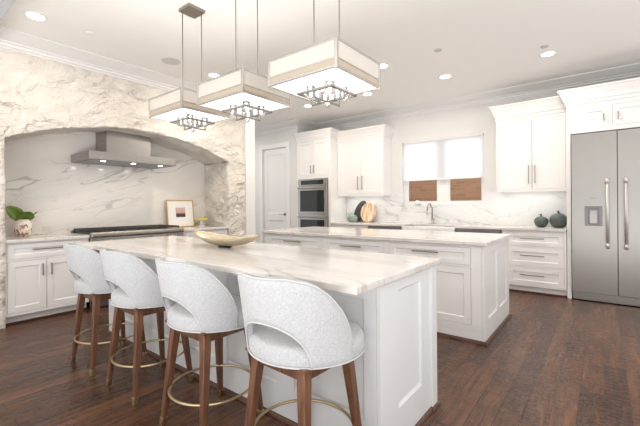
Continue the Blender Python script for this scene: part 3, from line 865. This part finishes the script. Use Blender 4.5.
def disc(name, label, cat, x, y, rx, rz_, th, mat, lean, tilt=0, cutx=None):
    mb = MB(); n = 48; a = []; b = []
    for k in range(n):
        q = 2 * PI * k / n; px, pz = rx * math.cos(q), rz_ * math.sin(q)
        px, pz = px * math.cos(tilt) - pz * math.sin(tilt), px * math.sin(tilt) + pz * math.cos(tilt)
        a.append(mb.v((px, -th / 2, pz))); b.append(mb.v((px, th / 2, pz)))
    mb.bm.faces.new(a); mb.bm.faces.new(b[::-1])
    for k in range(n): j = (k + 1) % n; mb.bm.faces.new((a[k], b[k], b[j], a[j]))
    lo = min(v.co.z for v in mb.bm.verts); bmesh.ops.translate(mb.bm, verts=mb.bm.verts[:], vec=(0, 0, -lo))
    o = mb.build(name, mat, bevel=.004); o.location = (x, y, CT); o.rotation_euler = (lean, 0, 0)
    return tag(o, label, cat)


disc('cutting_board', 'round pale wooden board leaning on the backsplash', 'board', -3.705, 6.24, .175, .20, .022, bw, math.radians(-12))
disc('serving_board', 'dark grey oval board leaning behind the round wooden board', 'board', -3.92, 6.285, .13, .23, .014, newmat('slate', (.035, .035, .04), .45), math.radians(-12), -.35)
t = thing('glass_vase', 'small round green glass vase in front of the dark board', 'vase', (-3.98, 6.12, CT))
gg = newmat('green_glass', (.35, .48, .42), .12, 0, **{'Transmission Weight': .55})
MB().lathe([(0, 0), (.06, 0), (.098, .03), (.11, .075), (.095, .12), (.05, .15), (.03, .158), (.03, .175), (.022, .175), (.022, .15), (0, .14)], seg=28).build('body', gg, t, smooth=True)
# faucet
t = thing('faucet', 'chrome gooseneck kitchen faucet behind the apron sink', 'faucet', (-2.40, 6.30, CT))
pts = [(0, 0, 0), (0, 0, .28)] + [(-.02 + .0, -.085 + .085 * math.cos(a), .28 + .085 * math.sin(a)) for a in [PI * k / 10 for k in range(1, 11)]]
pts = [(p[0], p[1], p[2]) for p in pts] + [(-.02, -.17, .23)]
mb = MB(); mb.lathe([(0, 0), (.03, 0), (.03, .01), (.022, .02), (.022, .10), (0, .10)], seg=20); mb.tube(pts, .0125, 14)
mb.build('body', M['nickel'], t, smooth=True)
MB().tube([(-.02, -.17, .235), (-.02, -.17, .15)], [.016, .019], 14).build('spray_head', M['chrome'], t, smooth=True)
MB().tube([(.02, 0, .07), (.06, 0, .08), (.11, 0, .10)], [.011, .008, .007], 10).build('lever', M['chrome'], t, smooth=True)
t = thing('sill_ornament', 'small white round ornament on the window sill', 'ornament', (-2.735, YW + .03, WZ0 + .015))
MB().lathe([(0, 0), (.02, 0), (.045, .02), (.05, .045), (.04, .075), (.015, .09), (0, .09)], seg=24).build('body', M['trim'], t, smooth=True)

# ------------------------------------------------------------------ second island (near the window)
def end_panel_island(t, x, y0, y1, fields, mat):
    """panelled end facing +X at x, built in a frame where local x -> world Y"""
    X = Matrix.Translation((x, 0, 0)) @ Matrix.Rotation(PI / 2, 4, 'Z')
    mb = MB(X); panel_mesh(mb, y0, y1, 0.0, SB, 0.0, 0.02, fields, 0.012, 0.014)
    return mb.build('end_panel', mat, t)


I2L, I2R, I2F, I2B = -3.68, -0.84, 3.45, 4.52
t = cabinet('kitchen_island', 'white panelled island nearer the window with drawers facing the camera', 'island', (0, I2F, 0), 0, I2L, I2R - .022, I2B - I2F, 0.115, SB,
            [('drawer', -3.62, -2.70, .70, .862, (-3.30, -3.01, .80, -.001)), ('drawer', -2.64, -1.845, .70, .862, (-2.405, -2.12, .795, -.001)), ('drawer', -1.78, -0.955, .70, .862, (-1.515, -1.25, .80, -.001)),
             ('door', -3.62, -3.162, .15, .68, None), ('door', -3.158, -2.70, .15, .68, None), ('door', -2.64, -2.245, .15, .68, None), ('door', -2.241, -1.845, .15, .68, None), ('door', -1.78, -0.955, .15, .68, None)], toe=0.004)
end_panel_island(t, I2R, I2F, I2B, [(I2F + .13, I2F + .50, .20, .80), (I2F + .60, I2B - .12, .20, .80)], M['white'])
MB().sweep([(I2L, I2F), (I2R + .002, I2F), (I2R + .002, I2B), (I2L, I2B)], [(0, 0), (.020, 0), (.018, .012), (.010, .022), (0, .024)]).build('shoe_moulding', M['shoe'], t).location = (0, -I2F, 0)
t.children[-1].location = (0, -I2F, 0)
for o in t.children:
    if o.name.startswith('end_panel'): o.location = (0, -I2F, 0)
tag(MB().box(I2L - .03, I2R + .025, I2F - .03, I2B + .03, SB, CT).build('countertop', M['counter'], bevel=.005), 'marble slab topping the island nearer the window', 'countertop')

# ------------------------------------------------------------------ first island (with stools)
I1L, I1R, I1F, I1B = -3.90, -0.838, 1.545, 2.235
t = thing('kitchen_island', 'pale grey panelled island with an overhang, in front of the bar stools', 'island', (0, 0, 0))
mb = MB(); mb.box(I1L, I1R - .022, I1F, I1B, 0, SB)
mb.build('body', M['island'], t)
# seating side panels
n = 5; w = (I1R - .022 - I1L) / n
mb = MB(); fs = [(I1L + w * k + .07, I1L + w * (k + 1) - .07, .20, .80) for k in range(n)]
panel_mesh(mb, I1L, I1R - .022, 0, SB, I1F - .02, .02, fs, .012, .012); mb.build('front_panel', M['island'], t)
end_panel_island(t, I1R, I1F - .02, I1B, [(1.715, 2.02, .205, .82)], M['island'])
MB().box(I1R - .02, I1R + .012, I1B - .085, I1B, 0, SB).build('corner_post', M['island'], t, bevel=.003)
mb = MB(); mb.sweep([(I1L, I1F - .02), (I1R + .002, I1F - .02), (I1R + .002, I1B - .085), (I1R + .014, I1B - .085), (I1R + .014, I1B)], [(0, 0), (.018, 0), (.016, .012), (.009, .022), (0, .024)])
mb.build('shoe_moulding', M['shoe'], t)
tag(MB().box(-3.95, -0.803, 1.26, 2.252, SB, CT + .002).build('countertop', M['counter'], bevel=.006), 'long marble slab topping the island where the stools stand', 'countertop')
# bowl
gold = newmat('champagne_metal', (.66, .56, .40), .32, .75)
LK(gold, mixc(gold, noise_tex(gold, coords(gold, (3, 8, 8)), 4, 4), (.52, .43, .29), (.78, .70, .55)), B(gold).inputs['Base Color'])
t = thing('decorative_bowl', 'long boat-shaped champagne gold bowl on the stool island', 'bowl', (-2.47, 1.86, CT + .002))
mb = MB(); rows_o = []; rows_i = []; n = 32
for i in range(n + 1):
    s = -1 + 2 * i / n; L = .43; zk = .010 + .095 * abs(s) ** 2.3; zr = .072 + .046 * abs(s) ** 1.8; wd = .125 * (max(0, 1 - abs(s) ** 2.4)) ** .7 + .002
    if zk > zr - .003: zk = zr - .003
    ro = []; ri = []
    for j in range(13):
        q = -1 + 2 * j / 12; zz = zk + (zr - zk) * abs(q) ** 2.2
        ro.append(mb.v((s * L, wd * q, zz))); ri.append(mb.v((s * L * .992, wd * q * .95, zz + .005)))
    rows_o.append(ro); rows_i.append(ri)
for R_ in (rows_o, rows_i):
    for a, b in zip(R_, R_[1:]):
        for k in range(12): mb.bm.faces.new((a[k], a[k + 1], b[k + 1], b[k]))
for k in (0, 12):
    for i in range(n): mb.bm.faces.new((rows_o[i][k], rows_o[i + 1][k], rows_i[i + 1][k], rows_i[i][k]))
for i in (0, n):
    for k in range(12): mb.bm.faces.new((rows_o[i][k], rows_o[i][k + 1], rows_i[i][k + 1], rows_i[i][k]))
mb.build('body', gold, t, smooth=True)
MB().lathe([(0, 0), (.05, 0), (.045, .008), (.03, .014), (0, .014)], seg=24, sx=1.4).build('foot', newmat('dark_metal_foot', (.08, .08, .075), .4, .6), t)


# ------------------------------------------------------------------ bar stools
def interp(xs, ys, x):
    if x <= xs[0]: return ys[0]
    for a, b, c, d in zip(xs, xs[1:], ys, ys[1:]):
        if x <= b:
            t_ = (x - a) / (b - a); t_ = t_ * t_ * (3 - 2 * t_) if False else t_; return c + (d - c) * t_
    return ys[-1]


SEATB = 0.602
PHI = [0, 25, 40, 49, 58, 65, 72, 78, 82, 84.5, 86]
ZT = [.972, .974, .958, .938, .905, .870, .832, .790, .752, .716, .675]


def ztop(p): return interp(PHI, ZT, abs(p))


def zbot(p):
    c = 45.0
    if abs(p) >= c: return SEATB - .002
    return SEATB - .002 + .178 * (1 - (abs(p) / c) ** 2.2) ** .55


def rad(z, off, p=0):
    rb = .243 + .032 * min(1, abs(p) / 86) ** 1.6
    rt = .306 - .024 * min(1, abs(p) / 86) ** 1.6
    return rb + (rt - rb) * min(1, max(0, z - SEATB) / .36) + off


def srad(q):
    fr = .5 - .5 * math.cos(q)                    # 0 at the back, 1 at the front
    r = .237 + .050 * min(1, fr * 1.45) ** .9; yv = -math.cos(q) * r
    return r * (.245 / yv) ** .8 if yv > .245 else r


def make_stool():
    t = thing('bar_stool', 'x', 'stool', (0, 0, 0), 0, 'bar stools along the island')
    # backrest shell
    mb = MB(); angs = []
    a = -86
    while a <= 86.01: angs.append(a); a += 2.0
    for e in (-45, 45, -44.6, 44.6, -43.9, 43.9, -43, 43, -81, 81, -83, 83, -85, 85): angs.append(e)
    angs = sorted(set(angs)); NZ = 10
    def prof(p):
        zb, zt = zbot(p), ztop(p); th = .034
        pts = []
        for k in range(NZ + 1):
            z = zb + .010 + (zt - zb - .020) * k / NZ; pts.append((rad(z, 0, p), z))
        pts.append((rad(zt, -.006, p), zt - .003)); pts.append((rad(zt, -th / 2, p), zt)); pts.append((rad(zt, -th + .006, p), zt - .003))
        for k in range(NZ, -1, -1):
            z = zb + .010 + (zt - zb - .020) * k / NZ; pts.append((rad(z, -th, p), z))
        pts.append((rad(zb, -th + .006, p), zb + .003)); pts.append((rad(zb, -th / 2, p), zb)); pts.append((rad(zb, -.006, p), zb + .003))
        return pts
    rings = []
    for p in angs:
        q = math.radians(p); c = (math.sin(q), -math.cos(q))
        rings.append([mb.v((c[0] * r, c[1] * r, z)) for r, z in prof(p)])
    L = len(rings[0])
    for a_, b_ in zip(rings, rings[1:]):
        for k in range(L): mb.bm.faces.new((a_[k], a_[(k + 1) % L], b_[(k + 1) % L], b_[k]))
    mb.bm.faces.new(rings[0]); mb.bm.faces.new(rings[-1][::-1])
    back = mb.build('backrest', M['fabric'], t, smooth=True)
    def edge(fz, off, ps, dz=0): return [(math.sin(math.radians(p)) * rad(fz(p), off, p), -math.cos(math.radians(p)) * rad(fz(p), off, p), fz(p) + dz) for p in ps]
    mb = MB()
    mb.tube(edge(ztop, -.003, angs, -.001), .0042, 8)
    mb.tube(edge(ztop, -.032, angs, -.001), .0038, 8)
    arc = [p for p in angs if abs(p) <= 45]
    mb.tube(edge(zbot, -.003, arc, .002), .0042, 8)
    mb.build('piping', M['welt'], back, smooth=True)
    # seat cushion
    mb = MB(); prof_s = [(0, SEATB), (.93, SEATB), (.985, SEATB + .004), (1.0, SEATB + .014), (1.0, SEATB + .050), (.99, SEATB + .064), (.965, SEATB + .074), (.90, SEATB + .082), (.7, SEATB + .090), (.4, SEATB + .095), (0, SEATB + .096)]
    rg = []
    for s_, z in prof_s:
        if s_ == 0: rg.append([mb.v((0, .01, z))]); continue
        ring = []
        for k in range(64):
            q = 2 * PI * k / 64; fr = .5 - .5 * math.cos(q)   # 0 at the back, 1 at the front
            r = srad(q) * s_
            ring.append(mb.v((math.sin(q) * r, -math.cos(q) * r, z)))
        rg.append(ring)
    for a_, b_ in zip(rg, rg[1:]):
        for k in range(64):
            j = (k + 1) % 64
            if len(a_) == 1: mb.bm.faces.new((a_[0], b_[j], b_[k]))
            elif len(b_) == 1: mb.bm.faces.new((a_[k], a_[j], b_[0]))
            else: mb.bm.faces.new((a_[k], a_[j], b_[j], b_[k]))
    seat = mb.build('seat', M['fabric'], t, smooth=True)
    mb = MB()
    mb.tube([(math.sin(2 * PI * k / 64) * srad(2 * PI * k / 64), -math.cos(2 * PI * k / 64) * srad(2 * PI * k / 64), SEATB + .003) for k in range(64)], .0042, 8, closed=True)
    mb.build('piping', M['welt'], seat, smooth=True)
    # wooden under-frame: four aprons and a plate
    mb = MB(); a0 = .142; zt, zb = SEATB, SEATB - .068
    mb.box(-a0, a0, -a0 - .012, -a0 + .012, zb, zt).box(-a0, a0, a0 - .012, a0 + .012, zb, zt).box(-a0 - .012, -a0 + .012, -a0, a0, zb, zt).box(a0 - .012, a0 + .012, -a0, a0, zb, zt)
    mb.box(-.19, .19, -.19, .19, zt - .012, zt + .004)
    mb.build('under_frame', M['walnut'], t, bevel=.003)
    for sx in (-1, 1):
        for sy in (-1, 1):
            def P(z, h):
                f = (SEATB - z) / SEATB; cx = sx * (.142 + .058 * f); cy = sy * (.142 + .058 * f)
                return [(cx - h, cy - h, z), (cx + h, cy - h, z), (cx + h, cy + h, z), (cx - h, cy + h, z)]
            def hh(z): return .0135 + .0105 * (z / SEATB)
            lg = MB().hexa(P(.045, hh(.045)), P(SEATB - .002, hh(SEATB))).build('leg', M['walnut'], t, bevel=.004)
            MB().hexa(P(0, hh(0) + .001), P(.047, hh(.045) + .0012)).build('ferrule', M['brass'], lg, bevel=.003)
    MB().tube([(math.cos(2 * PI * k / 72) * .238, math.sin(2 * PI * k / 72) * .238, .22) for k in range(72)], .0075, 10, closed=True).build('footrest_ring', M['brass'], t, smooth=True)
    return t


st = make_stool()
spec = [(-3.215, 1.26, -.07, 'pale grey barrel-back bar stool farthest left, nearest the range'),
        (-2.553, 1.27, -.05, 'second grey bar stool from the left, with legs fully in view'),
        (-1.81, 1.27, -.05, 'third grey bar stool from the left, standing next to the largest one'),
        (-1.11, 1.275, .12, 'rightmost grey bar stool, largest and nearest, by the island corner')]
for i, (x, y, r, lab) in enumerate(spec):
    o = st if i == 0 else copy_tree(st)
    o.location = (x, y, 0); o['label'] = lab
    if i == 3: o.rotation_euler = (0, 0, -.05)
    for ch in o.children:                       # the upholstered top swivels on its legs
        if ch.name.startswith(('seat', 'backrest')): ch.rotation_euler = (0, 0, r)


# ------------------------------------------------------------------ pendants
def make_pendant():
    t = thing('pendant_light', 'x', 'light', (0, 0, 0), 0, 'square pendant lanterns over the islands')
    h = .26; z0, z1, zm = 2.022, 2.172, 2.068; ya, yb_ = -.262, .212; yc = (ya + yb_) / 2
    # frame rails and posts
    mb = MB(); r = .007
    for z, rr in ((z0, .008), (zm, .005), (z1, .007)):
        for s in (-1, 1):
            yy = ya if s < 0 else yb_
            mb.box(-h, h, yy - rr, yy + rr, z - rr, z + rr); mb.box(s * h - rr, s * h + rr, ya, yb_, z - rr, z + rr)
    for sx in (-1, 1):
        for yy in (ya, yb_): mb.box(sx * h - .009, sx * h + .009, yy - .009, yy + .009, z0 - .014, z1 + .008)
    mb.build('frame', M['nickel_light'], t, bevel=.0015)
    for zlo, zhi, nm, mt in ((zm + .004, z1 - .006, 'glass_panel', M['mica']), (z0 + .006, zm - .004, 'lower_glass_panel', M['mica_low'])):
        for yy in (ya, yb_): MB().box(-h + .009, h - .009, yy - .002, yy + .002, zlo, zhi).build(nm, mt, t)
        for sx in (-1, 1): MB().box(sx * h - .002, sx * h + .002, ya + .009, yb_ - .009, zlo, zhi).build(nm, mt, t)
    MB().box(-h + .01, h - .01, ya + .01, yb_ - .01, z0 + .010, z0 + .014).build('diffuser', M['diffuser'], t)
    # hung inner square, cross arms and four glass cups
    q = .13; zq = 1.975; mb = MB()
    for s in (-1, 1):
        mb.box(-q - .008, q + .008, s * q - .008, s * q + .008, zq - .007, zq + .007); mb.box(s * q - .008, s * q + .008, -q, q, zq - .007, zq + .007)
    for s in (-1, 1):
        mb.box(s * .06 - .005, s * .06 + .005, -.005, .005, 1.925, z0 + .012)
    mb.box(-q, q, -.005, .005, 1.925, 1.935).box(-.005, .005, -q, q, 1.925, 1.935)
    for sx, sy in ((-1, 0), (1, 0), (0, -1), (0, 1)): mb.box(sx * q - .005, sx * q + .005, sy * q - .005, sy * q + .005, 1.925, zq)
    mb.build('inner_frame', M['nickel_dark'], t, bevel=.001)
    for sx, sy in ((-1, -1), (1, -1), (1, 1), (-1, 1)):
        c = (sx * .075, sy * .075, 1.945)
        g = MB().lathe([(.022, 0), (.030, .006), (.030, .075), (.028, .075), (.028, .008), (0, .004)], c, 20).build('glass_cup', M['glass'], t, smooth=True)
        MB().lathe([(0, .01), (.008, .012), (.011, .035), (.007, .055), (0, .06)], c, 12).build('bulb', M['bulb'], g, smooth=True)
    MB().lathe([(0, 0), (.015, .008), (.02, .02), (.015, .032), (0, .04)], (0, 0, 1.89), 14).build('finial', M['chrome'], t, smooth=True)
    # stems on the diagonal and canopy
    for s in (-1, 1):
        MB().tube([(s * .057, s * .060, z0 + .02), (s * .057, s * .060, CEIL - .028)], .0042, 10).build('stem', M['nickel'], t, smooth=True)
    MB().box(-.083, .083, -.083, .083, CEIL - .030, CEIL - .001).build('canopy', M['nickel'], t, bevel=.004)
    return t


pd = make_pendant()
for i, (x, lab) in enumerate(((-1.395, 'rightmost square pendant lantern, the largest and nearest of the three'), (-2.175, 'middle square pendant lantern of the three'), (-2.925, 'leftmost square pendant lantern, hanging before the stone arch'))):
    o = pd if i == 0 else copy_tree(pd)
    o.location = (x, 1.86, 0); o['label'] = lab
    # the lantern's own light
    l = bpy.data.lights.new('lantern_glow', 'AREA'); l.shape = 'SQUARE'; l.size = .42; l.energy = .9; l.color = (1, .96, .90)
    lo = bpy.data.objects.new('lantern_glow', l); COL.objects.link(lo); lo.parent = o; lo.location = (0, -.025, 2.0315)
    l = bpy.data.lights.new('lantern_uplight', 'AREA'); l.shape = 'SQUARE'; l.size = .40; l.energy = 1.0; l.color = (1, .975, .94)
    lo = bpy.data.objects.new('lantern_uplight', l); COL.objects.link(lo); lo.parent = o; lo.location = (0, -.025, 2.10); lo.rotation_euler = (PI, 0, 0)
    dz = (0.0, 0.02, 0.045)[i]        # the three hang at slightly different heights
    for ch in o.children:
        if not ch.name.startswith('canopy'): ch.location.z += dz

# ------------------------------------------------------------------ ceiling fittings
DL = [(-4.15, 1.01, 'round recessed ceiling light at far left near the crown', 1),
      (-4.16, 2.975, 'round recessed ceiling light behind the middle lantern stem', 1),
      (-4.14, 4.94, 'round recessed ceiling light low behind the rightmost lantern', 1),
      (-2.96, 5.02, 'round recessed ceiling light right under the rightmost lantern corner', 0),
      (-2.22, 4.14, 'round recessed ceiling light touching the rightmost lantern', 0),
      (-1.72, 5.04, 'round recessed ceiling light above the kitchen window', 0),
      (-0.505, 5.06, 'round recessed ceiling light above the right wall cabinet', 0)]
dl0 = thing('recessed_light', 'x', 'light', (0, 0, 0), 0, 'round recessed ceiling lights')
MB().lathe([(.068, -.001), (.088, -.001), (.088, -.008), (.080, -.011), (.068, -.008)], seg=36, loop=True).build('trim_ring', M['trim'], dl0, smooth=False)
MB().lathe([(0, -.006), (.070, -.006), (.070, -.002), (0, -.002)], seg=36).build('lens', M['lamp'], dl0)
for i, (x, y, lab, warm) in enumerate(DL):
    o = dl0 if i == 0 else copy_tree(dl0)
    o.location = (x, y, CEIL); o['label'] = lab
    l = bpy.data.lights.new('downlight', 'AREA'); l.shape = 'DISK'; l.size = .14; l.energy = 6.5 if warm else 4.5; l.color = (1, .88, .74) if warm else (1, .975, .945)
    lo = bpy.data.objects.new('downlight', l); COL.objects.link(lo); lo.parent = o; lo.location = (0, 0, -.013)
# under-cabinet and alcove light
for x0, x1 in ((-1.2, -.5), (-4.2, -3.35)):
    area('under_cabinet_light', ((x0 + x1) / 2, UY + .12, 1.453), (0, 0, 0), x1 - x0, .03, .8, (1, .97, .92))
for y in (1.925, 2.305, 2.685):
    area('hood_light', (XL - .13, y, 1.845), (0, 0, 0), .05, .05, 0.8, (1, .88, .72))
t = tag(MB().lathe([(0, -.001), (.11, -.001), (.11, -.006), (.104, -.009), (0, -.009)], (0, 0, 0), 40).build('ceiling_speaker', paint('speaker_grille', (.60, .58, .58), .7)), 'flush round grey ceiling speaker left of the leftmost lantern stem', 'speaker')
t.location = (-4.164, 2.356, CEIL)
for x, y, lab in ((-4.134, 1.457, 'small flush sprinkler cover between the far left downlight and the speaker'), (-1.49, 4.13, 'small flush sprinkler cover high above the kitchen window'), (-.51, 4.80, 'small flush sprinkler cover just above the rightmost downlight')):
    o = tag(MB().lathe([(0, -.001), (.042, -.001), (.042, -.006), (.036, -.012), (0, -.012)], (0, 0, 0), 28).build('sprinkler_cover', M['header'] if x > -2 else M['trim']), lab, 'sprinkler', 'sprinkler covers'); o.location = (x, y, CEIL)
